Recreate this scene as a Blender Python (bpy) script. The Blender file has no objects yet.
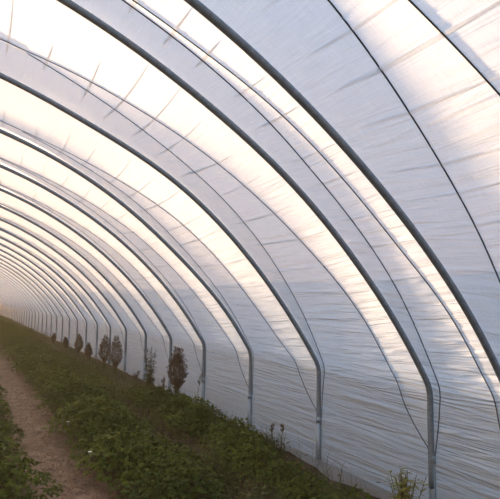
import bpy, math, random
import numpy as np
from mathutils import Vector, Matrix
random.seed(5); rng = np.random.default_rng(5)
C = bpy.context.scene.collection
sc = bpy.context.scene

# ---------------------------------------------------------------- helpers
def link(o, parent=None):
    C.objects.link(o)
    if parent is not None:
        o.parent = parent
    return o

def mesh_obj(name, verts, faces, mats, parent=None, smooth=True, fmat=None):
    me = bpy.data.meshes.new(name)
    me.from_pydata([tuple(map(float, v)) for v in verts], [], faces)
    for m in (mats if isinstance(mats, (list, tuple)) else [mats]):
        me.materials.append(m)
    me.polygons.foreach_set('use_smooth', [smooth] * len(me.polygons))
    if fmat is not None:
        me.polygons.foreach_set('material_index', fmat)
    me.update()
    return link(bpy.data.objects.new(name, me), parent)

def tag(o, label=None, cat=None, group=None, kind=None):
    if label: o['label'] = label
    if cat: o['category'] = cat
    if group: o['group'] = group
    if kind: o['kind'] = kind
    return o

def empty(name, loc):
    o = bpy.data.objects.new(name, None)
    o.empty_display_size = 0.1
    o.location = loc
    return link(o)

def tube(pts, rad, n=10, cap=True):
    """verts, faces of a tube swept along pts (parallel transport)"""
    pts = [Vector(p) for p in pts]
    V, F = [], []
    t0 = (pts[1] - pts[0]).normalized()
    a = t0.orthogonal().normalized()
    rads = rad if isinstance(rad, (list, tuple)) else [rad] * len(pts)
    for i, p in enumerate(pts):
        if i == 0: t = (pts[1] - pts[0])
        elif i == len(pts) - 1: t = (pts[-1] - pts[-2])
        else: t = (pts[i + 1] - pts[i - 1])
        t.normalize()
        a = (a - t * a.dot(t)).normalized()
        b = t.cross(a)
        for k in range(n):
            w = 2 * math.pi * k / n
            V.append(p + (a * math.cos(w) + b * math.sin(w)) * rads[i])
    for i in range(len(pts) - 1):
        for k in range(n):
            k2 = (k + 1) % n
            F.append((i * n + k, i * n + k2, (i + 1) * n + k2, (i + 1) * n + k))
    if cap:
        F.append(tuple(range(n))[::-1])
        m = (len(pts) - 1) * n
        F.append(tuple(range(m, m + n)))
    return V, F

def join(parts):
    V, F = [], []
    for v, f in parts:
        o = len(V)
        V += list(v); F += [tuple(i + o for i in q) for q in f]
    return V, F

# ---------------------------------------------------------------- materials
def new_mat(name):
    m = bpy.data.materials.new(name); m.use_nodes = True
    nt = m.node_tree; nt.nodes.clear()
    out = nt.nodes.new('ShaderNodeOutputMaterial')
    return m, nt, out
def N(nt, typ, **kw):
    n = nt.nodes.new(typ)
    for k, v in kw.items():
        if k.startswith('i_'):
            key = k[2:].replace('_', ' ')
            n.inputs[key].default_value = v
        else:
            setattr(n, k, v)
    return n
def ramp(nt, stops, src):
    r = nt.nodes.new('ShaderNodeValToRGB')
    el = r.color_ramp.elements
    while len(el) < len(stops): el.new(0.5)
    for e, (p, c) in zip(el, stops):
        e.position = p; e.color = (*c, 1)
    nt.links.new(src, r.inputs['Fac'])
    return r

def film_material(name='polythene_film', tint=(1, 1, 1), clear=None):
    m, nt, out = new_mat(name); L = nt.links.new
    uv = N(nt, 'ShaderNodeUVMap'); uv.uv_map = 'film'
    sep = N(nt, 'ShaderNodeSeparateXYZ'); L(uv.outputs[0], sep.inputs[0])   # x = along tunnel (m), y = around arch (m)
    # fine creases: long along the tunnel, short around the arch
    mp1 = N(nt, 'ShaderNodeMapping'); mp1.inputs['Scale'].default_value = (1.0, 16.0, 1); L(uv.outputs[0], mp1.inputs[0])
    n1 = N(nt, 'ShaderNodeTexNoise', i_Scale=1.0, i_Detail=3.0, i_Roughness=0.55, i_Distortion=0.6); L(mp1.outputs[0], n1.inputs['Vector'])
    mp2 = N(nt, 'ShaderNodeMapping'); mp2.inputs['Scale'].default_value = (2.2, 3.2, 1); L(uv.outputs[0], mp2.inputs[0])
    n2 = N(nt, 'ShaderNodeTexNoise', i_Scale=1.0, i_Detail=2.0); L(mp2.outputs[0], n2.inputs['Vector'])
    # ridged version of n1 -> sharp crease lines
    s1 = N(nt, 'ShaderNodeMath', operation='SUBTRACT'); s1.inputs[1].default_value = 0.5; L(n1.outputs['Fac'], s1.inputs[0])
    s2 = N(nt, 'ShaderNodeMath', operation='ABSOLUTE'); L(s1.outputs[0], s2.inputs[0])
    # more creasing lower down (slack film near the foot)
    mr = N(nt, 'ShaderNodeMapRange'); mr.inputs['From Min'].default_value = 2.6; mr.inputs['From Max'].default_value = 5.6
    mr.inputs['To Min'].default_value = 0.12; mr.inputs['To Max'].default_value = 1.8
    ab = N(nt, 'ShaderNodeMath', operation='ABSOLUTE'); L(sep.outputs['Y'], ab.inputs[0]); L(ab.outputs[0], mr.inputs['Value'])
    mu = N(nt, 'ShaderNodeMath', operation='MULTIPLY'); L(s2.outputs[0], mu.inputs[0]); L(mr.outputs[0], mu.inputs[1])
    ad = N(nt, 'ShaderNodeMath', operation='MULTIPLY_ADD'); ad.inputs[1].default_value = 0.25
    L(n2.outputs['Fac'], ad.inputs[0]); L(mu.outputs[0], ad.inputs[2])
    bp = N(nt, 'ShaderNodeBump', i_Strength=1.0, i_Distance=FILM_BUMP); L(ad.outputs[0], bp.inputs['Height'])
    # faint woven yarn
    mp3 = N(nt, 'ShaderNodeMapping'); mp3.inputs['Scale'].default_value = (150, 9, 1); L(uv.outputs[0], mp3.inputs[0])
    n3 = N(nt, 'ShaderNodeTexNoise', i_Scale=1.0, i_Detail=2.0); L(mp3.outputs[0], n3.inputs['Vector'])
    mp4 = N(nt, 'ShaderNodeMapping'); mp4.inputs['Scale'].default_value = (5, 130, 1); L(uv.outputs[0], mp4.inputs[0])
    n4 = N(nt, 'ShaderNodeTexNoise', i_Scale=1.0, i_Detail=2.0); L(mp4.outputs[0], n4.inputs['Vector'])
    yv = N(nt, 'ShaderNodeMath', operation='ADD'); L(n3.outputs['Fac'], yv.inputs[0]); L(n4.outputs['Fac'], yv.inputs[1])
    yr = N(nt, 'ShaderNodeMapRange'); L(yv.outputs[0], yr.inputs['Value'])
    yr.inputs['From Min'].default_value = 0.6; yr.inputs['From Max'].default_value = 1.4
    yr.inputs['To Min'].default_value = 0.80; yr.inputs['To Max'].default_value = 0.98
    cc = N(nt, 'ShaderNodeCombineColor')
    for i in range(3):
        tm = N(nt, 'ShaderNodeMath', operation='MULTIPLY'); tm.inputs[1].default_value = tint[i]
        L(yr.outputs[0], tm.inputs[0]); L(tm.outputs[0], cc.inputs[i])
    tr = N(nt, 'ShaderNodeBsdfTranslucent'); L(cc.outputs[0], tr.inputs['Color']); L(bp.outputs[0], tr.inputs['Normal'])
    di = N(nt, 'ShaderNodeBsdfDiffuse'); di.inputs['Color'].default_value = (0.8, 0.8, 0.8, 1); L(bp.outputs[0], di.inputs['Normal'])
    tp = N(nt, 'ShaderNodeBsdfTransparent')
    gl = N(nt, 'ShaderNodeBsdfGlossy', i_Roughness=0.42); gl.inputs['Color'].default_value = (1, 1, 1, 1); L(bp.outputs[0], gl.inputs['Normal'])
    m1 = N(nt, 'ShaderNodeMixShader', i_Fac=0.13); L(tr.outputs[0], m1.inputs[1]); L(di.outputs[0], m1.inputs[2])
    m2 = N(nt, 'ShaderNodeMixShader', i_Fac=FILM_CLEAR if clear is None else clear); L(m1.outputs[0], m2.inputs[1]); L(tp.outputs[0], m2.inputs[2])
    fr = N(nt, 'ShaderNodeFresnel', i_IOR=1.45); L(bp.outputs[0], fr.inputs['Normal'])
    m3 = N(nt, 'ShaderNodeMixShader'); fm = N(nt, 'ShaderNodeMath', operation='MINIMUM'); fm.inputs[1].default_value = 0.3; L(fr.outputs[0], fm.inputs[0]); L(fm.outputs[0], m3.inputs[0]); L(m2.outputs[0], m3.inputs[1]); L(gl.outputs[0], m3.inputs[2])
    L(m3.outputs[0], out.inputs['Surface'])
    return m

def metal_material(name, col, rough, spots=True):
    m, nt, out = new_mat(name); L = nt.links.new
    b = N(nt, 'ShaderNodeBsdfPrincipled', i_Metallic=0.55, i_Roughness=rough)
    tc = N(nt, 'ShaderNodeTexCoord')
    n = N(nt, 'ShaderNodeTexNoise', i_Scale=35.0, i_Detail=4.0); L(tc.outputs['Object'], n.inputs['Vector'])
    r = ramp(nt, [(0.3, [c * 0.8 for c in col]), (0.7, [min(1, c * 1.15) for c in col])], n.outputs['Fac'])
    L(r.outputs[0], b.inputs['Base Color']); L(b.outputs[0], out.inputs['Surface'])
    return m

def rope_material():
    m, nt, out = new_mat('rope_fibre'); L = nt.links.new
    b = N(nt, 'ShaderNodeBsdfPrincipled', i_Roughness=0.8)
    tc = N(nt, 'ShaderNodeTexCoord')
    w = N(nt, 'ShaderNodeTexWave', i_Scale=60.0, i_Distortion=1.0); L(tc.outputs['Object'], w.inputs['Vector'])
    r = ramp(nt, [(0.2, (0.035, 0.037, 0.04)), (0.8, (0.07, 0.072, 0.075))], w.outputs['Fac'])
    L(r.outputs[0], b.inputs['Base Color']); L(b.outputs[0], out.inputs['Surface'])
    return m

def leaf_material(name, dark, light, transl=0.25, spec=0.35, scale=9.0):
    m, nt, out = new_mat(name); L = nt.links.new
    tc = N(nt, 'ShaderNodeTexCoord'); oi = N(nt, 'ShaderNodeObjectInfo')
    n = N(nt, 'ShaderNodeTexNoise', i_Scale=scale, i_Detail=3.0); L(tc.outputs['Object'], n.inputs['Vector'])
    a = N(nt, 'ShaderNodeMath', operation='MULTIPLY_ADD'); a.inputs[1].default_value = 0.35; a.inputs[2].default_value = -0.17
    L(oi.outputs['Random'], a.inputs[0])
    s = N(nt, 'ShaderNodeMath', operation='ADD'); L(n.outputs['Fac'], s.inputs[0]); L(a.outputs[0], s.inputs[1])
    r = ramp(nt, [(0.25, dark), (0.75, light)], s.outputs[0])
    b = N(nt, 'ShaderNodeBsdfPrincipled', i_Roughness=0.5)
    b.inputs['Specular IOR Level'].default_value = spec
    L(r.outputs[0], b.inputs['Base Color'])
    t = N(nt, 'ShaderNodeBsdfTranslucent'); L(r.outputs[0], t.inputs['Color'])
    mx = N(nt, 'ShaderNodeMixShader', i_Fac=transl); L(b.outputs[0], mx.inputs[1]); L(t.outputs[0], mx.inputs[2])
    L(mx.outputs[0], out.inputs['Surface'])
    return m

def soil_material(name, c0, c1, c2, bump=0.03):
    m, nt, out = new_mat(name); L = nt.links.new
    tc = N(nt, 'ShaderNodeTexCoord')
    n = N(nt, 'ShaderNodeTexNoise', i_Scale=7.0, i_Detail=8.0, i_Roughness=0.7); L(tc.outputs['Object'], n.inputs['Vector'])
    n2 = N(nt, 'ShaderNodeTexNoise', i_Scale=55.0, i_Detail=5.0, i_Roughness=0.7); L(tc.outputs['Object'], n2.inputs['Vector'])
    mx = N(nt, 'ShaderNodeMath', operation='MULTIPLY_ADD'); mx.inputs[1].default_value = 0.5
    L(n2.outputs['Fac'], mx.inputs[0])
    h = N(nt, 'ShaderNodeMath', operation='MULTIPLY'); h.inputs[1].default_value = 0.5; L(n.outputs['Fac'], h.inputs[0]); L(h.outputs[0], mx.inputs[2])
    r = ramp(nt, [(0.36, c0), (0.5, c1), (0.66, c2)], mx.outputs[0])
    b = N(nt, 'ShaderNodeBsdfPrincipled', i_Roughness=0.95); b.inputs['Specular IOR Level'].default_value = 0.1
    L(r.outputs[0], b.inputs['Base Color'])
    bp = N(nt, 'ShaderNodeBump', i_Strength=0.8, i_Distance=bump); L(mx.outputs[0], bp.inputs['Height']); L(bp.outputs[0], b.inputs['Normal'])
    L(b.outputs[0], out.inputs['Surface'])
    return m

FILM_BUMP = 0.032
FILM_CLEAR = 0.10
HAZE = 0.014
M_film = film_material()
M_end = film_material('glow_dimming_end_film', (0.62, 0.44, 0.29), 0.0)  # film tinted dark and warm to hold down the low sun's glow
M_steel = metal_material('galvanised_steel', (0.27, 0.32, 0.36), 0.55)
M_post = metal_material('galvanised_post', (0.33, 0.40, 0.45), 0.42)
M_rope = rope_material()
M_crop = leaf_material('crop_leaf', (0.032, 0.056, 0.008), (0.125, 0.155, 0.028), spec=0.08)
M_grass = leaf_material('grass_blade', (0.05, 0.07, 0.016), (0.14, 0.14, 0.05), scale=2.0)
M_weed = leaf_material('weed_leaf', (0.09, 0.11, 0.03), (0.19, 0.20, 0.08), transl=0.5, spec=0.1)
M_yweed = leaf_material('pale_weed_leaf', (0.20, 0.21, 0.03), (0.42, 0.40, 0.09), transl=0.4)
M_stem = leaf_material('dry_stem', (0.07, 0.05, 0.025), (0.15, 0.11, 0.05), transl=0.0)
M_seed = leaf_material('seed_head', (0.11, 0.082, 0.062), (0.25, 0.19, 0.14), transl=0.1, spec=0.1)
M_white = leaf_material('white_petal', (0.7, 0.7, 0.62), (0.85, 0.85, 0.8), transl=0.3)
M_soil = soil_material('bed_soil', (0.03, 0.021, 0.014), (0.085, 0.06, 0.04), (0.20, 0.15, 0.10))
M_path = soil_material('dirt_path', (0.08, 0.053, 0.036), (0.21, 0.145, 0.098), (0.37, 0.275, 0.195), 0.02)
M_clod = soil_material('clod', (0.08, 0.052, 0.038), (0.22, 0.15, 0.11), (0.40, 0.30, 0.24), 0.01)
M_field = soil_material('field_grass', (0.03, 0.03, 0.018), (0.06, 0.052, 0.035), (0.09, 0.08, 0.055), 0.05)

# ---------------------------------------------------------------- tunnel cross-section (metres; x right, y along the tunnel, z up)
R, UC, ZC, ULEG = 5.647, -1.546, -1.990, 3.271
RB = 0.28                                              # bend radius where the arch turns into the leg
# bend fillet: circle of radius RB tangent inside the arch and to the vertical leg line
fx = ULEG - RB
TB = math.asin((fx - UC) / (R - RB))                   # arch angle where the fillet starts
fz = ZC + (R - RB) * math.cos(TB)
S_ARC = R * TB
S_FIL = RB * (math.pi / 2 - TB)
S_LEG0 = S_ARC + S_FIL
S_END = S_LEG0 + fz                                    # reaches z = 0
def prof(s):
    """(x, z, nx, nz) on the hoop centre line at arc length s from the crown (s<0: left half)"""
    s = np.asarray(s, float); a = np.abs(s); sg = np.where(s < 0, -1.0, 1.0)
    th = np.minimum(a, S_ARC) / R
    x = (R * np.sin(th)); z = ZC + R * np.cos(th); nx = np.sin(th); nz = np.cos(th)
    ph = TB + (np.clip(a, S_ARC, S_LEG0) - S_ARC) / RB
    m = a > S_ARC
    x = np.where(m, fx - UC + RB * np.sin(ph), x); z = np.where(m, fz + RB * np.cos(ph), z)
    nx = np.where(m, np.sin(ph), nx); nz = np.where(m, np.cos(ph), nz)
    m = a > S_LEG0
    x = np.where(m, ULEG - UC, x); z = np.where(m, fz - (a - S_LEG0), z)
    nx = np.where(m, 1.0, nx); nz = np.where(m, 0.0, nz)
    return UC + sg * x, z, sg * nx, nz

# hoop positions along the tunnel
HOOPS = [-6.66, -5.16, -3.66, -2.16, -0.66, 0.84, 2.338, 3.047] + [3.047 + 1.5 * i for i in range(1, 41)]
IA = HOOPS.index(2.338)
N_FAR = len(HOOPS)
Y0, Y1 = HOOPS[0], HOOPS[-1]

# small bends of the individual hoops (radial, metres, against arch angle)
def hoop_dev(i):
    k = i - IA
    xs = np.array([-1.2, 0.0, 0.3, 0.43, 0.52, 0.6, 0.7, 0.8, 0.9, 1.03, 1.6])
    tab = {0: [0, 0, 0.004, 0.002, -0.004, -0.008, -0.010, 0.0, 0.014, 0.0, 0],
           1: [0, 0, 0.008, 0.002, -0.006, 0.0, 0.004, -0.006, -0.004, -0.010, 0],
           2: [0, 0, -0.008, -0.016, 0.012, 0.036, 0.030, 0.012, 0.0, 0.0, 0],
           3: [0, 0, 0.0, 0.003, 0.0, -0.010, -0.026, -0.016, 0.012, 0.008, 0]}
    ys = np.array(tab.get(k, [0] * 11), float)
    fine = np.linspace(-1.2, 1.6, 281)
    v = np.interp(fine, xs, ys)
    ker = np.hanning(21); ker /= ker.sum()
    v = np.convolve(np.pad(v, 10, mode='edge'), ker, 'valid')
    return lambda s: np.interp(np.asarray(s) / R, fine, v)
DEV = [hoop_dev(i) for i in range(N_FAR)]

# ---------------------------------------------------------------- tie ropes: each bay has two, crossing over the crown
Z_HOOK = 0.44
S_HOOK = S_LEG0 + (fz - Z_HOOK)
def rope_curves(i):
    """P runs from the near hoop's right hook to the far hoop's left hook, Q the other way; as y(s)"""
    a, b = HOOPS[i], HOOPS[i + 1]; k = i - IA
    w = b - a
    if k == -1:
        P = [(0.3, 1.60), (0.43, 1.50), (0.555, 1.43), (0.616, 1.394), (0.656, 1.37), (0.8, 1.28), (1.03, 1.10)]
        Q = [(0.3, 1.62), (0.521, 1.684), (0.584, 1.73), (0.633, 1.77), (0.695, 1.82), (0.769, 1.875), (0.839, 1.945), (0.97, 2.08), (1.05, 2.18)]
    elif k == 0:
        P = [(0.40, 2.655), (0.48, 2.632), (0.54, 2.59), (0.6, 2.568), (0.74, 2.565), (0.8, 2.556), (0.855, 2.515), (0.91, 2.495), (1.0, 2.50), (1.06, 2.46)]
        Q = [(0.40, 2.69), (0.48, 2.68), (0.54, 2.685), (0.6, 2.705), (0.66, 2.745), (0.79, 2.775), (0.86, 2.81), (0.96, 2.905), (1.04, 2.965), (1.08, 2.985)]
    elif k == 1:
        P = [(0.322, 3.853), (0.38, 3.765), (0.436, 3.715), (0.507, 3.65), (0.54, 3.62), (0.66, 3.54), (0.77, 3.45), (0.83, 3.39), (0.89, 3.355), (1.02, 3.42), (1.04, 3.40), (1.079, 3.24)]
        Q = [(0.32, 3.86), (0.38, 3.89), (0.47, 3.93), (0.53, 3.97), (0.6, 4.005), (0.67, 4.025), (0.76, 4.075), (0.84, 4.155), (0.89, 4.205), (0.967, 4.35), (1.045, 4.48)]
    else:
        j = random.uniform(-0.03, 0.03)
        P = [(t, a + w * (f + j * (t < 1))) for t, f in ((0.314, .68), (0.385, .65), (0.46, .59), (0.51, .55), (0.66, .39), (0.76, .35), (0.83, .345), (0.97, .335), (1.04, .27), (1.09, .11))]
        Q = [(t, a + w * (f + j * (t < 1) * .7)) for t, f in ((0.33, .69), (0.44, .70), (0.6, .69), (0.71, .72), (0.845, .765), (0.91, .82), (1.0, .94))]
    def full(pts, end_r, end_l, lfrac):
        s = [-S_HOOK, -R * 0.95] + [R * th for th, _ in pts] + [S_HOOK]
        y = [end_l, a + w * lfrac] + [t for _, t in pts] + [end_r]
        return np.array(s), np.array(y)
    sp, yp = full(P, a + 0.012, b - 0.012, 0.86)
    sq, yq = full(Q, b - 0.012, a + 0.012, 0.16)
    fine = np.linspace(-S_HOOK, S_HOOK, 400)
    ker = np.hanning(25); ker /= ker.sum()
    out = []
    for s_, y_ in ((sp, yp), (sq, yq)):
        v = np.interp(fine, s_, y_)
        v2 = np.convolve(np.pad(v, 12, mode='reflect', reflect_type='odd'), ker, 'valid')
        out.append((fine, v2))
    return out
ROPES = [rope_curves(i) for i in range(N_FAR - 1)]

def depth(s, i):
    """how far the ropes pull the film in (m)"""
    w = HOOPS[i + 1] - HOOPS[i]
    a = np.abs(s)
    d = ROPE_D * min(1.0, (w / 1.5) ** 0.8)
    return d * np.clip((S_HOOK - a) / 1.3, 0, 1) ** 0.8
ROPE_D = 0.058
PULL = {-1: (0.5, 1.05), 0: (0.75, 1.2)}               # ropes of the nearest bays are not pulled equally tight
R_FILM = 0.0280                                         # film outside the hoop tube

# pleats and wrinkles per bay: (s0, slope, amp, width, tc, tw)
def bay_creases(i):
    a, b = HOOPS[i], HOOPS[i + 1]; w = b - a; out = []
    near = i - IA <= 5
    r = random.Random(100 + i)
    s = 0.2 + r.uniform(0, .2)
    while s < 6.6:                                       # pleats that run from rope to hoop
        s += r.uniform(0.2, 0.36)
        low = max(0, (s - 3.5) / 2.5)
        out.append((s, r.uniform(-0.05, 0.12), -r.uniform(0.001, 0.003), r.uniform(0.008, 0.012),
                    a + w * r.uniform(0.5, 0.85), w * r.uniform(0.3, 0.7), 1))
    n = 90 if near else 40
    for _ in range(n):                                   # slack wrinkles towards the foot
        s = 6.6 - abs(r.gauss(0, 1.5))
        if s < 3.6: continue
        out.append((s, r.gauss(0.03, 0.07), r.choice((-1, 1)) * r.uniform(0.0025, 0.0065), r.uniform(0.009, 0.022),
                    a + w * r.uniform(0.0, 1.0), w * r.uniform(0.2, 0.7), 0))
    if i == IA - 1:
        for th, y, sl, am in ((0.592, 1.70, 0.10, 0.02), (0.553, 1.60, 0.05, 0.010), (0.64, 1.76, 0.05, 0.010), (0.70, 1.75, 0.02, 0.010), (0.735, 1.8, 0.02, 0.008), (0.775, 1.8, 0.0, 0.008)):
            out.append((R * th, sl, -am * 0.2, 0.012, y, 0.35, 1))
    return out

def film_bay(i, s_rows, cols):
    """grid of film points for one bay; cols = numbers of columns in the three strips"""
    a, b = HOOPS[i], HOOPS[i + 1]
    (fs, yp), (_, yq) = ROPES[i]
    s = s_rows
    p = np.interp(s, fs, yp); q = np.interp(s, fs, yq)
    below = np.abs(s) > S_HOOK
    lo = np.minimum(p, q); hi = np.maximum(p, q)
    lo = np.clip(lo, a + 0.02, b - 0.06); hi = np.clip(hi, lo + 0.03, b - 0.02)
    e = 0.010
    def strip(y0, y1, n):
        f = np.linspace(0, 1, n + 1)
        return y0[:, None] + (y1 - y0)[:, None] * f[None, :]
    A = np.full_like(s, a); B = np.full_like(s, b)
    T = np.concatenate([A[:, None], strip(A + e, lo - e, cols[0]), lo[:, None], strip(lo + e, hi - e, cols[1]), hi[:, None], strip(hi + e, B - e, cols[2]), B[:, None]], axis=1)
    T = np.maximum.accumulate(T, axis=1)
    # inward pull: linear hoop -> rope -> rope -> hoop
    d = depth(s, i)
    D = np.zeros_like(T)
    l, h = lo[:, None], hi[:, None]
    fl = np.where(p <= q, PULL.get(i - IA, (1, 1))[0], PULL.get(i - IA, (1, 1))[1])[:, None]
    fh = np.where(p <= q, PULL.get(i - IA, (1, 1))[1], PULL.get(i - IA, (1, 1))[0])[:, None]
    D = np.where(T <= l, fl * (T - a) / (l - a), np.where(T >= h, fh * (b - T) / (b - h), fl + (fh - fl) * (T - l) / (h - l))) * d[:, None]
    f = ((T - a) / (b - a))
    dev = DEV[i](s)[:, None] * (1 - f) + DEV[i + 1](s)[:, None] * f
    W = np.zeros_like(T); WF = np.zeros_like(T)
    fade = np.clip(np.minimum(T - a, b - T) / 0.06, 0, 1); fade0 = fade
    for (s0, sl, am, wd, tc, tw, free) in bay_creases(i):
        lo_i = np.searchsorted(s, s0 - 0.25); hi_i = np.searchsorted(s, s0 + 0.25)
        if hi_i <= lo_i: continue
        t = T[lo_i:hi_i]; ss = s[lo_i:hi_i, None]
        x = (ss - s0 - sl * (t - tc) + 0.04 * np.sin((t - tc) * 2.2)) / wd
        (WF if free else W)[lo_i:hi_i] += am * np.exp(-x * x) * np.exp(-((t - tc) / tw) ** 2)
    for c in (lo, hi):                                   # the taut rope irons the film flat where it presses
        fade = fade * (1 - 0.92 * np.exp(-((T - c[:, None]) / 0.03) ** 2))
    fade = fade * np.where(T < l, 0.4, 1.0)              # the strip next to the near hoop is drawn tight
    off = R_FILM + dev - D + W * fade + WF * fade0
    x, z, nx, nz = prof(s)
    X = x[:, None] + nx[:, None] * off; Z = z[:, None] + nz[:, None] * off
    return X, T, Z, T.copy(), np.repeat(s[:, None], T.shape[1], 1)

def pull_at(i, s, t):
    """film offset from the hoop surface at (s, t) without wrinkles"""
    a, b = HOOPS[i], HOOPS[i + 1]
    (fs, yp), (_, yq) = ROPES[i]
    p = np.interp(s, fs, yp); q = np.interp(s, fs, yq)
    l = np.clip(np.minimum(p, q), a + 0.02, b - 0.06); h = np.clip(np.maximum(p, q), l + 0.03, b - 0.02)
    F = PULL.get(i - IA, (1, 1))
    fl = np.where(p <= q, F[0], F[1]); fh = np.where(p <= q, F[1], F[0])
    D = np.where(t <= l, fl * (t - a) / (l - a), np.where(t >= h, fh * (b - t) / (b - h), fl + (fh - fl) * (t - l) / (h - l))) * depth(s, i)
    f = (t - a) / (b - a)
    return R_FILM + DEV[i](s) * (1 - f) + DEV[i + 1](s) * f - D

def tucks(i):
    """narrow tucks where the slack film is folded double under the ropes: a second layer of film, tapering at both ends"""
    a, b = HOOPS[i], HOOPS[i + 1]; w = b - a; r = random.Random(300 + i); out = []
    (fs, yp), (_, yq) = ROPES[i]
    jobs = []
    if i == IA - 1:
        for th, wd in ((0.50, .010), (0.553, .010), (0.594, .016), (0.64, .010), (0.70, .011), (0.735, .007), (0.775, .008), (0.835, .006)):
            jobs.append((R * th, wd, 0.30, 0.55, r.uniform(-.02, .05)))
    else:
        s = 0.35
        while s < 4.9:
            s += r.uniform(0.22, 0.36)
            jobs.append((s, r.uniform(.006, .011) * (1 if s < 3.5 else .7), r.uniform(.12, .3), r.uniform(.15, .5), r.uniform(-.02, .08)))
    for s0, wd, la, lb, sl in jobs:
        tq = np.interp(s0, fs, np.maximum(yp, yq)); tp = np.interp(s0, fs, np.minimum(yp, yq))
        t0 = max(a + .03, tp - lb * w * .8); t1 = min(b - .03, tq + la * w * .8)
        t = np.linspace(t0, t1, 26)
        x = (t - tq) / np.where(t > tq, t1 - tq, tq - t0)
        half = wd * (0.18 + 0.82 * np.clip(1 - np.abs(x), 0, 1) ** 0.8)
        sc_ = s0 + sl * (t - tq) + 0.02 * np.sin((t - tq) * 3 + s0)
        for side in ((0.0035, 0.007) if i >= IA else (0.0035,)):
            rows_ = []
            for u in (-1, -.3, .4, 1):
                ss = sc_ + half * u
                off = pull_at(i, ss, t) + side + 0.002 * (1 - u * u)
                x_, z_, nx, nz = prof(ss)
                rows_.append((x_ + nx * off, t, z_ + nz * off, t, ss))
            out.append(tuple(np.stack([q[k] for q in rows_]) for k in range(5)))
    return out

def grid_mesh(name, grids, mat, kind_label, foot=None):
    Vs, Fs, UVs = [], [], []
    base = 0
    for X, Y, Z, U, S_ in grids:
        nr, nc = X.shape
        Vs.append(np.stack([X, Y, Z], -1).reshape(-1, 3)); UVs.append(np.stack([U, S_], -1).reshape(-1, 2))
        ii = np.arange(nr - 1)[:, None] * nc + np.arange(nc - 1)[None, :] + base
        Fs.append(np.stack([ii, ii + 1, ii + nc + 1, ii + nc], -1).reshape(-1, 4))
        base += nr * nc
    V = np.concatenate(Vs); F = np.concatenate(Fs); UV = np.concatenate(UVs)
    me = bpy.data.meshes.new(name)
    me.vertices.add(len(V)); me.vertices.foreach_set('co', V.astype(np.float32).ravel())
    me.loops.add(F.size); me.loops.foreach_set('vertex_index', F.astype(np.int32).ravel())
    me.polygons.add(len(F)); me.polygons.foreach_set('loop_start', np.arange(0, F.size, 4, dtype=np.int32))
    me.polygons.foreach_set('loop_total', np.full(len(F), 4, dtype=np.int32))
    me.update(calc_edges=True)
    uvl = me.uv_layers.new(name='film'); uvl.data.foreach_set('uv', UV[F.ravel()].astype(np.float32).ravel())
    me.polygons.foreach_set('use_smooth', np.ones(len(F), dtype=bool))
    me.materials.append(mat); me.validate(); me.update()
    o = link(bpy.data.objects.new(name, me))
    tag(o, label=kind_label, kind='structure')
    return o

def rows(s0, s1, step):
    n = max(2, int(round(abs(s1 - s0) / step)) + 1)
    return np.linspace(s0, s1, n)
ceil_g, wallr_g, walll_g = [], [], []
for i in range(N_FAR - 1):
    k = i - IA
    if k < -1: fine, coarse, cols = 0.10, 0.25, (4, 2, 4)
    elif k <= 2: fine, coarse, cols = 0.0055, 0.12, (14, 9, 11)
    elif k <= 6: fine, coarse, cols = 0.010, 0.12, (8, 6, 6)
    elif k <= 12: fine, coarse, cols = 0.03, 0.15, (5, 4, 4)
    else: fine, coarse, cols = 0.05, 0.2, (4, 3, 4)
    sr = np.concatenate([rows(-S_ARC, 0.2 if -1 < k < 8 else 1.0, coarse)[:-1], rows(0.2 if -1 < k < 8 else 1.0, S_ARC, fine)])
    ceil_g.append(film_bay(i, sr, cols))
    if -1 <= k <= 9: ceil_g += tucks(i)
    # right wall: down to the ground, then a flap of spare film lying on the soil inside
    X, Y, Z, U, S_ = film_bay(i, rows(S_ARC, S_END, min(fine, 0.05)), cols)
    wallr_g.append((X, Y, Z, U, S_))
    walll_g.append(film_bay(i, -rows(S_END, S_ARC, 0.1), cols))
grid_mesh('ceiling', ceil_g, M_film, 'arched translucent white plastic film stretched over the steel hoops')
# flap of spare film on the ground
def flap_rows(g, i):
    X, Y, Z, U, S_ = g
    n = 9
    f = np.linspace(0, 1, n + 1)[1:, None]
    y = Y[-1][None, :]
    wv = (0.15 + 0.07 * np.sin(y * 1.7 + 1.0) + 0.03 * np.sin(y * 5.1)) * np.clip((8.0 - y) / 2.0, 0.25, 1)
    xx = X[-1][None, :] - f * wv
    zz = 0.012 + 0.035 * np.sin(f * math.pi) * (0.6 + 0.4 * np.sin(y * 3.3 + f * 3)) + 0.012 * np.sin(y * 11 + f * 4) * f
    X2 = np.concatenate([X[:-1], X[-1:], xx]); Y2 = np.concatenate([Y, np.repeat(y, n, 0)])
    Z2 = np.concatenate([Z, zz]); Z2[len(Z) - 1] = 0.015
    return X2, Y2, Z2, np.concatenate([U, np.repeat(U[-1:], n, 0)]), np.concatenate([S_, S_[-1:] + f * 0.15 * np.ones_like(y)])
wallr_g = [flap_rows(g, i) for i, g in enumerate(wallr_g)]
grid_mesh('wall_right', wallr_g, M_film, 'wrinkled translucent film side wall hanging to the soil along the hoop legs')
grid_mesh('wall_left', walll_g, M_film, 'translucent film side wall on the far side of the left bed')
# film end walls
def end_wall(name, y, label):
    s = np.linspace(-S_END, S_END, 90)
    x, z, nx, nz = prof(s)
    X = np.stack([x + nx * R_FILM, x + nx * R_FILM], 0).T; Z = np.stack([z + nz * R_FILM, np.zeros_like(z)], 0).T
    Y = np.full_like(X, y)
    grid_mesh(name, [(X, Y, Z, X, Z + 20)], M_end, label)
end_wall('wall_front', Y1 + 0.03, 'hazy film end wall closing the far end of the tunnel')
end_wall('wall_back', Y0 - 0.03, 'film end wall behind the viewpoint')

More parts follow.
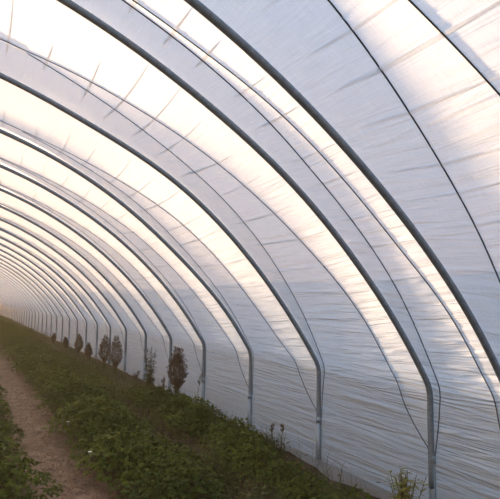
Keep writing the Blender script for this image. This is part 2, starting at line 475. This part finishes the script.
# ---------------------------------------------------------------- hoops
ORD = ['nearest', 'second', 'third', 'fourth', 'fifth', 'sixth', 'seventh', 'eighth', 'ninth', 'tenth', 'eleventh', 'twelfth']
HLAB = {0: 'thick steel hoop nearest the camera, running off the right edge of the photo',
        1: 'steel hoop whose leg stands at the lower right beside the pale yellow weed',
        2: 'steel hoop whose leg meets the soil where the white film flap starts',
        3: 'fourth steel hoop from the camera, its leg standing clear of the tall weeds',
        4: 'fifth steel hoop from the camera, its leg beside a thin dry stalk',
        5: 'sixth steel hoop from the camera, its leg behind the tallest brown seed head',
        6: 'seventh steel hoop from the camera, its leg behind the loose green weed',
        7: 'eighth steel hoop from the camera, just right of the two tall columnar weeds',
        8: 'ninth steel hoop from the camera, ending above the two columnar weeds',
        9: 'tenth steel hoop from the camera, in the warm light left of the columnar weeds',
        10: 'eleventh steel hoop from the camera, ending above the small brown weed'}
def build_hoop(i, n=14, seg=110):
    y = HOOPS[i]
    root = empty('tunnel_hoop', (ULEG, y, 0))
    org = Vector((ULEG, y, 0))
    s = np.concatenate([np.linspace(-S_END + 0.2, -S_ARC, 14), np.linspace(-S_ARC, S_ARC, seg)[1:], np.linspace(S_ARC, S_LEG0, 10)[1:], np.linspace(S_LEG0, S_END - 0.2, 8)[1:]])
    x, z, nx, nz = prof(s); dv = DEV[i](s)
    pts = [Vector((x[j] + nx[j] * dv[j], y, z[j] + nz[j] * dv[j])) - org for j in range(len(s))]
    V, F = tube(pts, R_TUBE, n)
    arch = mesh_obj('arch_tube', V, F, M_steel, root)
    for xs in (ULEG, 2 * UC - ULEG):
        V, F = tube([Vector((xs, y, -0.25)) - org, Vector((xs, y, Z_HOOK)) - org], R_POST, n)
        V2, F2 = tube([Vector((xs, y, Z_HOOK - 0.05)) - org, Vector((xs, y, Z_HOOK + 0.005)) - org], R_POST + 0.002, n)
        V, F = join([(V, F), (V2, F2)])
        post = mesh_obj('ground_post', V, F, M_post, root)
        sg = 1 if xs > UC else -1
        hk = [Vector((xs + sg * 0.012, y, Z_HOOK - 0.03)), Vector((xs + sg * 0.045, y, Z_HOOK - 0.035)), Vector((xs + sg * 0.062, y, Z_HOOK - 0.02)), Vector((xs + sg * 0.062, y, Z_HOOK + 0.015))]
        V, F = tube([p - org for p in hk], 0.004, 6)
        mesh_obj('rope_hook', V, F, M_post, root)
    return root
R_TUBE, R_POST = 0.0235, 0.026
def copy_tree(o, parent=None):
    c = o.copy(); C.objects.link(c)
    if parent is not None: c.parent = parent
    for ch in list(o.children):
        copy_tree(ch, c)
    return c
far_proto = None
for i in range(5, N_FAR):
    k = i - IA
    if k <= 4 or far_proto is None:
        h = build_hoop(i)
        if k == 5: far_proto = h
    else:
        h = copy_tree(far_proto); h.location = (ULEG, HOOPS[i], 0)
    lab = HLAB.get(k)
    if k == -1: lab = 'steel hoop overhead beside the viewpoint, outside the picture at the right'
    if lab is None: lab = 'thin distant steel hoop crowded with others in the glow at the far left end'
    tag(h, lab, 'hoop', 'steel hoops of the tunnel')

# ---------------------------------------------------------------- ropes
def build_rope(i, which):
    fs, ys = ROPES[i][which]
    step = 1 if i - IA <= 2 else 2
    s = fs[::step] if i - IA < 8 else fs[::4]
    y = np.interp(s, fs, ys)
    a, b = HOOPS[i], HOOPS[i + 1]
    lo = y if which == 0 else y
    d = depth(s, i) * PULL.get(i - IA, (1, 1))[which]
    f = (y - a) / (b - a); dev = DEV[i](s) * (1 - f) + DEV[i + 1](s) * f
    # the film depth at this rope (the other rope may be nearer a hoop, both sit at full depth)
    off = R_FILM + dev - d + R_ROPE * 0.2
    off = off + np.where(np.abs(y - np.interp(s, ROPES[i][1 - which][0], ROPES[i][1 - which][1])) < 0.03, 0.009 if which else 0.0, 0.0)
    x, z, nx, nz = prof(s)
    pts = [Vector((x[j] + nx[j] * off[j], y[j], z[j] + nz[j] * off[j])) for j in range(len(s))]
    org = Vector((x[-1], y[-1], 0))
    V, F = tube([p - org for p in pts], R_ROPE, 6)
    o = mesh_obj('tie_rope', V, F, M_rope); o.location = org
    return o
R_ROPE = 0.0048
RL = {(-1, 0): 'dark rope crossing the bright bluish film at the upper right corner',
      (-1, 1): 'dark rope over the large grey and pale blue panel right of the nearest hoop',
      (0, 0): 'rope edging the white strip just left of the nearest hoop',
      (0, 1): 'rope edging the grey strip along the second hoop from the camera',
      (1, 0): 'rope running down to the second hoop leg beside its bright strip',
      (1, 1): 'rope close beside the third hoop on its right side',
      (2, 0): 'rope running down to the third hoop leg beside its bright strip',
      (2, 1): 'rope close beside the fourth hoop on its right side',
      (3, 0): 'rope running down to the fourth hoop leg beside its bright strip',
      (3, 1): 'rope close beside the fifth hoop on its right side'}
for i in range(5, N_FAR - 1):
    k = i - IA
    if k > 14: break
    for w in (0, 1):
        o = build_rope(i, w)
        if (k, w) in RL: lab = RL[(k, w)]
        elif k <= 8: lab = '%s tie rope over the film between the %s and %s hoops' % ('thin slanting' if w == 0 else 'thin steep', ORD[k], ORD[k + 1])
        else: lab = 'hair-thin tie rope over the film among the distant hoops'
        tag(o, lab, 'rope', 'tie ropes over the film')

# ---------------------------------------------------------------- ground
def ground(name, x0, x1, y0, y1, nx, ny, mat, zf, kind='structure', label=None):
    xs = np.linspace(x0, x1, nx); ys = np.linspace(y0, y1, ny)
    V = [(x, y, zf(x, y)) for y in ys for x in xs]
    F = [(j * nx + i, j * nx + i + 1, (j + 1) * nx + i + 1, (j + 1) * nx + i) for j in range(ny - 1) for i in range(nx - 1)]
    o = mesh_obj(name, V, F, mat)
    return tag(o, label, kind=kind)
def hump(x, c, w, h):
    return h * max(0.0, 1 - ((x - c) / w) ** 2)
BEDS = [(0.04, 0.50), (1.46, 0.36), (2.56, 0.40)]
def soil_z(x, y):
    z = 0.012 * math.sin(x * 9 + y * 2.1) * math.sin(y * 6.3 + x) + 0.008 * math.sin(x * 23 + y * 17)
    for c, w in BEDS: z += hump(x, c, w, 0.10)
    return z - 0.01
ground('floor', 2 * UC - ULEG, ULEG + 0.03, Y0, Y1, 130, 500, M_soil, soil_z, label='dark earth floor of the tunnel with raised beds')
def path_z(x, y):
    e = abs(x - 0.98) / 0.42
    return 0.028 + 0.010 * math.sin(x * 13 + y * 3.1) * math.sin(y * 4.7) + 0.006 * math.sin(x * 31) * math.sin(y * 19) - 0.03 * max(0, e - 0.75) * 4
ground('path', 0.56, 1.40, 1.0, Y1 - 0.2, 22, 900, M_path, path_z, label='bare reddish brown dirt path between the left and middle beds')
def field_z(x, y):
    d = max(0.0, x - 3.7)                                # unseen bank added along the right side to darken the lower film wall
    return -0.12 + 2.2 * (1 - math.exp(-(d / 1.1) ** 2)) + 0.05 * math.sin(x * 1.3) * math.sin(y * .7) * (d > 0)
ground('field', -60, 60, -40, 110, 121, 60, M_field, field_z, label='dull grassy field outside the tunnel, with an added bank shading the lower film wall')

# clods and straw on the path (uncountable crumbs)
V, F = [], []
for _ in range(2600):
    y = 3.5 + 22 * random.random() ** 1.8
    x = random.gauss(0.98, 0.17)
    r = random.uniform(0.004, 0.016) * (1.3 if random.random() < .1 else 1)
    b = len(V); z = path_z(x, y)
    rz = random.uniform(0, 3.14); el = random.uniform(0.6, 2.0)
    for (dx, dy, dz) in ((1, 0, 0), (0, 1, 0), (-1, 0, 0), (0, -1, 0), (0, 0, .8), (0, 0, -.5)):
        dx *= el; j = random.uniform(.7, 1.2)
        V.append((x + r * j * (dx * math.cos(rz) - dy * math.sin(rz)), y + r * j * (dx * math.sin(rz) + dy * math.cos(rz)), z + r * j * dz + r * .2))
    for q in ((0, 1, 4), (1, 2, 4), (2, 3, 4), (3, 0, 4), (1, 0, 5), (2, 1, 5), (3, 2, 5), (0, 3, 5)):
        F.append(tuple(i + b for i in q))
tag(mesh_obj('gravel', V, F, M_clod, smooth=False), 'loose clods and crumbs scattered over the dirt path', 'soil crumbs', kind='stuff')

# ---------------------------------------------------------------- plants
def leaf(V, F, p, d, up, ln, wd, droop=0.25, fold=0.25):
    """one leaf blade of eight vertices: a midrib with raised sides, tip drooping"""
    d = d.normalized(); side = d.cross(up)
    if side.length < 1e-3: side = d.orthogonal()
    side.normalize(); up = side.cross(d).normalized()
    b = len(V)
    def at(t, w):
        return p + d * (ln * t) - up * (droop * ln * t * t) + side * (wd * w) + up * (fold * wd * abs(w))
    for t, w in ((0, 0), (.38, 0), (.75, 0), (1, 0), (.38, 1), (.75, .72), (.38, -1), (.75, -.72)):
        V.append(at(t, w * .5))
    for q in ((0, 1, 4), (1, 2, 5, 4), (2, 3, 5), (0, 6, 1), (1, 6, 7, 2), (2, 7, 3)):
        F.append(tuple(i + b for i in q))

def crop_mesh(seed, n=440, rx=0.44, h=0.34):
    r = random.Random(seed); V, F = [], []
    lumps = [(r.uniform(-.25, .25), r.uniform(-.2, .2), r.uniform(.8, 1.15)) for _ in range(4)]
    for k in range(n):
        a = r.uniform(0, 2 * math.pi); q = math.sqrt(r.random())
        px, py = rx * q * math.cos(a), rx * q * math.sin(a) * 0.95
        top = h * (1 - 0.75 * q ** 2.4)
        for lx, ly, lh in lumps:
            top *= 1 + (lh - 1) * math.exp(-((px - lx) ** 2 + (py - ly) ** 2) / .02)
        lift = 1 - abs(r.gauss(0, .22))
        p = Vector((px, py, max(0.03, top * lift)))
        out = Vector((px, py, 0)); out = out.normalized() if out.length > .02 else Vector((1, 0, 0))
        d0 = (out * (0.4 + q) + Vector((r.gauss(0, .5), r.gauss(0, .5), r.gauss(0.25 - .5 * q, .25)))).normalized()
        up = (Vector((0, 0, 1)) + out * 0.5 * q + Vector((r.gauss(0, .3), r.gauss(0, .3), 0))).normalized()
        sd = d0.cross(up).normalized()
        sz = r.uniform(0.022, 0.042)
        for dd, sc_ in ((d0, 1.0), (d0 * .45 + sd, .85), (d0 * .45 - sd, .85)):
            leaf(V, F, p, dd, up, sz * sc_, sz * sc_ * .72, r.uniform(.1, .5), r.uniform(.1, .45))
        # stalk down to the crown
        if k % 3 == 0:
            c = Vector((px * .15, py * .15, 0.02)); mid = (p + c) * .5 + Vector((px * .12, py * .12, .05))
            w = sd * 0.0025; b = len(V)
            V += [c - w, c + w, mid + w, mid - w, p + w, p - w]
            F += [(b, b + 1, b + 2, b + 3), (b + 3, b + 2, b + 4, b + 5)]
    me = bpy.data.meshes.new('crop_plant')
    me.from_pydata([tuple(v) for v in V], [], F); me.materials.append(M_crop)
    me.polygons.foreach_set('use_smooth', [True] * len(me.polygons)); me.update()
    return me
CROP = [crop_mesh(40 + q) for q in range(6)]
PLAB = ['low dark green leafy crop plant in the bed left of the dirt path',
        'low dark green leafy crop plant in the bed right of the dirt path',
        'low dark green leafy crop plant in the bed nearest the film wall']
PGRP = ['crop plants of the left bed', 'crop plants of the middle bed', 'crop plants of the wall bed']
PLANTS = []
for bi, (c, w, ya, sp) in enumerate(((0.14, 0.46, 4.3, 0.42), (1.46, 0.45, 3.7, 0.40), (2.52, 0.43, 3.0, 0.40))):
    y = ya
    while y < Y1 - 0.6 and len([1 for p in PLANTS if p[1] == bi]) < 100:
        x = c + random.gauss(0, 0.05)
        far = min(1, max(0, (y - 6.9) / 2.0)) if bi == 2 else 0
        x -= 0.30 * far + (0.18 * min(1, max(0, (5.4 - y) / 1.0)) if bi == 2 else 0)
        o = bpy.data.objects.new('crop_plant', random.choice(CROP)); link(o)
        s = random.uniform(0.85, 1.15) * w / 0.44
        if bi == 2: s *= 0.72 + 0.3 * min(1, max(0, (y - 3.6) / 3.0)) - 0.36 * far
        o.location = (x, y, soil_z(x, y) - 0.005); o.scale = (s, s, s * random.uniform(0.85, 1.15) * (1.7 if y > 21 and bi else 1)); o.rotation_euler = (0, 0, random.uniform(0, 6.28))
        tag(o, PLAB[bi], 'crop plant', PGRP[bi])
        PLANTS.append((o, bi))
        y += sp * random.uniform(0.85, 1.15)

# ---- rough grass and low weeds along the foot of the film (nobody could count the blades)
V, F = [], []
def blade(p, d, ln, wd, bend):
    side = d.cross(Vector((0, 0, 1)));  side = side.normalized() if side.length > 1e-3 else Vector((1, 0, 0))
    b = len(V)
    for t, w in ((0, 1), (.5, .8), (1, 0.1)):
        q = p + Vector((0, 0, ln * t * (1 - .25 * bend * t))) + d * (ln * bend * t * t)
        V.append(q - side * wd * w); V.append(q + side * wd * w)
    F.extend([(b, b + 1, b + 3, b + 2), (b + 2, b + 3, b + 5, b + 4)])
for _ in range(13000):
    y = 3.4 + 38 * random.random() ** 1.5
    x = 3.12 - abs(random.gauss(0, 0.17))
    a = random.uniform(0, 6.28)
    clump = 0.55 + 0.45 * math.sin(y * 2.3 + 1) * math.sin(y * .9)
    if y > 8.0: x -= random.uniform(0, .55)
    if random.random() < .36: x = random.gauss(2.02, 0.12)   # weeds in the gap between the two beds
    if x > 3.14 or (y < 4.9 and x > 2.85 and random.random() < .97): continue
    if x > 2.8 and math.cos(a) > -0.2: a = math.pi - a
    blade(Vector((x, y, -0.01)), Vector((math.cos(a), math.sin(a), 0)), random.uniform(.10, .30) * (0.6 + clump), random.uniform(.0015, .0035), random.uniform(.1, .8))
    if random.random() < .35:
        leaf(V, F, Vector((x, y, random.uniform(.02, .18))), Vector((math.cos(a), math.sin(a), random.uniform(-.2, .5))), Vector((0, 0, 1)), random.uniform(.03, .07), random.uniform(.015, .03))
tag(mesh_obj('grass', V, F, M_grass), 'rough grass and low weeds growing along the foot of the film wall', 'grass', kind='stuff')

# ---- single weeds by the wall
def weed(x, y, h, label, style, seed, width=0.12, group='tall weeds along the film wall'):
    r = random.Random(seed)
    root = empty('tall_weed', (x, y, -0.01))
    stems, LV, LF, SV, SF = [], [], [], [], []
    ns = {'plume': 5, 'loose': 7, 'column': 4, 'stalk': 1, 'tuft': 18, 'small': 3}[style]
    for k in range(ns):
        a = r.uniform(0, 6.28); lean = r.uniform(0, width) * (.45 if style in ('plume', 'column') else 1) if ns > 1 else r.uniform(0, .03)
        hh = h * (r.uniform(.78, 1.0) if k else 1.0)
        top = Vector((lean * math.cos(a), lean * math.sin(a), hh))
        pts = [Vector((r.gauss(0, .01), r.gauss(0, .01), 0)), top * .5 + Vector((r.gauss(0, .012), r.gauss(0, .012), 0)), top]
        stems.append(tube(pts, [.004, .0032, .0018], 5))
        def on(t):
            return pts[0].lerp(pts[1], t * 2) if t < .5 else pts[1].lerp(pts[2], t * 2 - 1)
        # leaves on the lower stem
        nl = {'plume': 22, 'loose': 90, 'column': 40, 'stalk': 5, 'tuft': 26, 'small': 8}[style]
        for _ in range(nl):
            t = r.uniform(.1, .95 if style in ('loose', 'tuft', 'column') else .6)
            b = r.uniform(0, 6.28); d = Vector((math.cos(b), math.sin(b), r.uniform(-.1, .9)))
            ln = r.uniform(.04, .085) * (1.25 - .6 * t) * (1.25 if style == 'loose' else 1)
            leaf(LV, LF, on(t), d, Vector((0, 0, 1)), ln, ln * r.uniform(.2, .35), r.uniform(0, .6))
        # seed heads: many short upright bracts along side twigs
        if style in ('plume', 'column', 'stalk', 'small'):
            nb = {'plume': 560, 'column': 420, 'stalk': 40, 'small': 45}[style]
            lo = {'plume': .42, 'column': .35, 'stalk': .72, 'small': .45}[style]
            wd = {'plume': .10, 'column': .11, 'stalk': .014, 'small': .03}[style] * (h / .8)
            for _ in range(nb):
                t = r.uniform(lo, 1.02); b = r.uniform(0, 6.28)
                u_ = min(1, (1.04 - t) / (1.04 - lo)); env = math.sin(math.pi * u_ ** 1.25) + .12
                q = on(min(t, 1)) + Vector((math.cos(b), math.sin(b), 0)) * wd * env * math.sqrt(r.random()) + Vector((0, 0, r.uniform(-.01, .02)))
                d = Vector((math.cos(b) * .6, math.sin(b) * .6, r.uniform(.3, 1.2)))
                ln = r.uniform(.02, .042)
                leaf(SV, SF, q, d, Vector((math.sin(b), math.cos(b), .3)), ln, ln * .4, 0)
    V, F = join(stems)
    mesh_obj('stem', V, F, M_stem, root)
    mesh_obj('foliage', LV, LF, M_yweed if style == 'tuft' else M_weed, root)
    if SV: mesh_obj('seed_head', SV, SF, M_seed, root)
    tag(root, label, 'weed', group)
    return root
# position of a picture point (target pixels) on the vertical plane x = X, for reading the layout off the photo
f_px = 525.0
yaw, pit, rol = 0.492, 0.102, 0.016
cy, sy, cp, sp = math.cos(yaw), math.sin(yaw), math.cos(pit), math.sin(pit)
FW = Vector((sy * cp, cy * cp, sp)); RT = Vector((cy, -sy, 0)); UP = RT.cross(FW)
c_, s_ = math.cos(rol), math.sin(rol)
RT, UP = c_ * RT + s_ * UP, -s_ * RT + c_ * UP
CAM = Vector((0, 0, 1.6))
def on_plane(px, py, X):
    d = FW + RT * ((px - 250) / f_px) - UP * ((py - 249.5) / f_px)
    k = X / d.x
    return CAM + d * k
def weed_at(px, top, X, label, style, seed, width=.12):
    p = on_plane(px, top, X)
    return weed(X, p.y, max(.15, p.z + .01), label, style, seed, width)
weed_at(178, 349, 2.78, 'tallest brown feathery seed-head weed standing before the film wall', 'plume', 11, .07)
weed_at(152, 345, 2.80, 'loose pale green spindly weed left of the tallest brown seed head', 'loose', 12, .13)
weed_at(117, 337, 2.80, 'brown columnar weed, right one of two standing close together', 'column', 13, .06)
weed_at(105.5, 336, 2.80, 'grey green columnar weed, left one of two standing close together', 'column', 14, .06)
weed_at(79, 335, 2.80, 'small brown weed in the warm glow, left of the two columnar weeds', 'column', 15, .07)
weed_at(89, 344, 2.8, 'thin dry weed between the small brown weed and the columnar pair', 'column', 16, .05)
weed_at(66, 338, 2.8, 'short dry weed in the glow, second from the leafy clump at far left', 'column', 17, .08)
weed_at(54, 334, 2.8, 'short dry weed in the glow, first beside the leafy clump at far left', 'column', 18, .08)
weed_at(201, 374, 3.10, 'thin dry stalk rising beside the fifth hoop leg', 'stalk', 19, .03)
weed_at(135, 372, 2.98, 'low reddish weed between the columnar pair and the loose green weed', 'small', 20, .1)
weed_at(163, 378, 2.95, 'low leafy weed at the foot of the loose green weed', 'small', 21, .12)
weed_at(405, 470, 2.98, 'pale yellow green weed at the foot of the second hoop leg', 'tuft', 22, .16)
weed_at(270, 426, 3.02, 'slender grassy weed with a small head before the film, left of a pair', 'stalk', 23, .03)
weed_at(282, 425, 3.05, 'slender grassy weed with a small head before the film, right of a pair', 'stalk', 24, .03)

# two pale blossoms on plants of the middle bed
bpy.context.view_layer.update()
for px, py in ((68, 422), (90, 452)):
    d = FW + RT * ((px - 250) / f_px) - UP * ((py - 249.5) / f_px)
    p = CAM + d * ((0.30 - 1.6) / d.z)
    o = min((q for q, b in PLANTS if b == 1), key=lambda q: (q.location - p).length)
    V, F = [], []
    for q in range(5):
        a = q * 1.2566
        leaf(V, F, Vector((0, 0, 0)), Vector((math.cos(a), math.sin(a), .35)), Vector((0, 0, 1)), .022, .018, .3, .1)
    V += [Vector((0, 0, -.03)), Vector((.0015, 0, -.03)), Vector((0, 0, 0)), Vector((.0015, 0, 0))]; F.append((20 * 2, 41, 43, 42))
    b = mesh_obj('blossom', V, F, M_white, o)
    b.matrix_parent_inverse = o.matrix_world.inverted(); b.location = p
    b['label'] = 'small white blossom'

# ---------------------------------------------------------------- evening haze in the air of the tunnel
if HAZE > 0:
    hm, hnt, hout = new_mat('evening_haze')
    vs_ = N(hnt, 'ShaderNodeVolumeScatter', i_Density=HAZE, i_Anisotropy=0.45); vs_.inputs['Color'].default_value = (1.0, 0.83, 0.58, 1)
    hnt.links.new(vs_.outputs[0], hout.inputs['Volume'])
    xa, xb, za, zb, ya, yb = 2 * UC - ULEG - 1.5, ULEG + 1.5, -0.6, 4.6, -1.5, Y1 + 2.0
    V = [(x, y, z) for z in (za, zb) for y in (ya, yb) for x in (xa, xb)]
    tag(mesh_obj('haze', V, [(0, 2, 3, 1), (4, 5, 7, 6), (0, 1, 5, 4), (2, 6, 7, 3), (0, 4, 6, 2), (1, 3, 7, 5)], hm, smooth=False), 'thin warm evening haze filling the tunnel air', 'haze', kind='stuff')

# ---------------------------------------------------------------- camera
cam = bpy.data.cameras.new('camera'); co = bpy.data.objects.new('camera', cam); C.objects.link(co)
cam.sensor_fit = 'HORIZONTAL'; cam.sensor_width = 36.0; cam.lens = 36.0 * f_px / 500.0
cam.clip_start = 0.05; cam.clip_end = 500
m = Matrix((RT, UP, -FW)).transposed().to_4x4(); m.translation = CAM
co.matrix_world = m
sc.camera = co

# ---------------------------------------------------------------- light: low veiled sun beyond the far end, pale sky
SUN = Vector((-0.004, 1.0, 0.080)).normalized()
sun = bpy.data.lights.new('sun', 'SUN'); so = bpy.data.objects.new('sun', sun); C.objects.link(so)
sun.energy = 29.0; sun.angle = math.radians(3); sun.color = (1.0, 0.66, 0.36)
so.rotation_euler = SUN.to_track_quat('Z', 'Y').to_euler(); so.location = SUN * 60
w = bpy.data.worlds.new('sky'); sc.world = w; w.use_nodes = True
nt = w.node_tree; nt.nodes.clear(); L = nt.links.new
out = N(nt, 'ShaderNodeOutputWorld'); bg = N(nt, 'ShaderNodeBackground'); L(bg.outputs[0], out.inputs[0])
tc = N(nt, 'ShaderNodeTexCoord')
sp_ = N(nt, 'ShaderNodeSeparateXYZ'); L(tc.outputs['Generated'], sp_.inputs[0])
zr = ramp(nt, [(0.0, (0.16, 0.14, 0.13)), (0.49, (0.34, 0.29, 0.27)), (0.51, (1.0, 0.55, 0.36)), (0.66, (0.88, 0.66, 0.54)), (0.77, (0.42, 0.84, 1.34)), (1.0, (0.40, 0.92, 1.62))], N(nt, 'ShaderNodeMath').outputs[0])
mm = zr.inputs['Fac'].links[0].from_node; mm.operation = 'MULTIPLY_ADD'; mm.inputs[1].default_value = .5; mm.inputs[2].default_value = .5
L(sp_.outputs['Z'], mm.inputs[0])
dt = N(nt, 'ShaderNodeVectorMath', operation='DOT_PRODUCT'); dt.inputs[1].default_value = SUN; L(tc.outputs['Generated'], dt.inputs[0])
mx = N(nt, 'ShaderNodeMath', operation='MAXIMUM'); mx.inputs[1].default_value = 0; L(dt.outputs['Value'], mx.inputs[0])
prev = zr.outputs[0]
for pw, col in ((3.0, (1.0, 0.68, 0.40)), (14.0, (5.0, 3.3, 1.9)), (90.0, (7.0, 4.6, 2.4))):
    po = N(nt, 'ShaderNodeMath', operation='POWER'); po.inputs[1].default_value = pw; L(mx.outputs[0], po.inputs[0])
    sc_ = N(nt, 'ShaderNodeVectorMath', operation='SCALE'); sc_.inputs[0].default_value = col; L(po.outputs[0], sc_.inputs['Scale'])
    ad = N(nt, 'ShaderNodeVectorMath', operation='ADD'); L(prev, ad.inputs[0]); L(sc_.outputs[0], ad.inputs[1]); prev = ad.outputs[0]
# sunset colour low in the whole left half of the sky
WEST = Vector((-0.85, 0.45, 0.28)).normalized()
d2 = N(nt, 'ShaderNodeVectorMath', operation='DOT_PRODUCT'); d2.inputs[1].default_value = WEST; L(tc.outputs['Generated'], d2.inputs[0])
m2_ = N(nt, 'ShaderNodeMath', operation='MAXIMUM'); m2_.inputs[1].default_value = 0; L(d2.outputs['Value'], m2_.inputs[0])
p2 = N(nt, 'ShaderNodeMath', operation='POWER'); p2.inputs[1].default_value = 1.6; L(m2_.outputs[0], p2.inputs[0])
mxw = N(nt, 'ShaderNodeMix', data_type='RGBA'); L(p2.outputs[0], mxw.inputs['Factor']); L(prev, mxw.inputs['A']); mxw.inputs['B'].default_value = (1.75, 1.10, 0.60, 1)
prev = mxw.outputs['Result']
L(prev, bg.inputs['Color']); bg.inputs['Strength'].default_value = 0.74

# ---------------------------------------------------------------- colour management
vs = sc.view_settings
vs.view_transform = 'Standard'; vs.look = 'None'; vs.gamma = 1.0; vs.use_curve_mapping = False
vs.exposure = 0.10
sc.cycles.max_bounces = 10; sc.cycles.transparent_max_bounces = 12; sc.cycles.diffuse_bounces = 6; sc.cycles.transmission_bounces = 8
sc.cycles.use_denoising = True
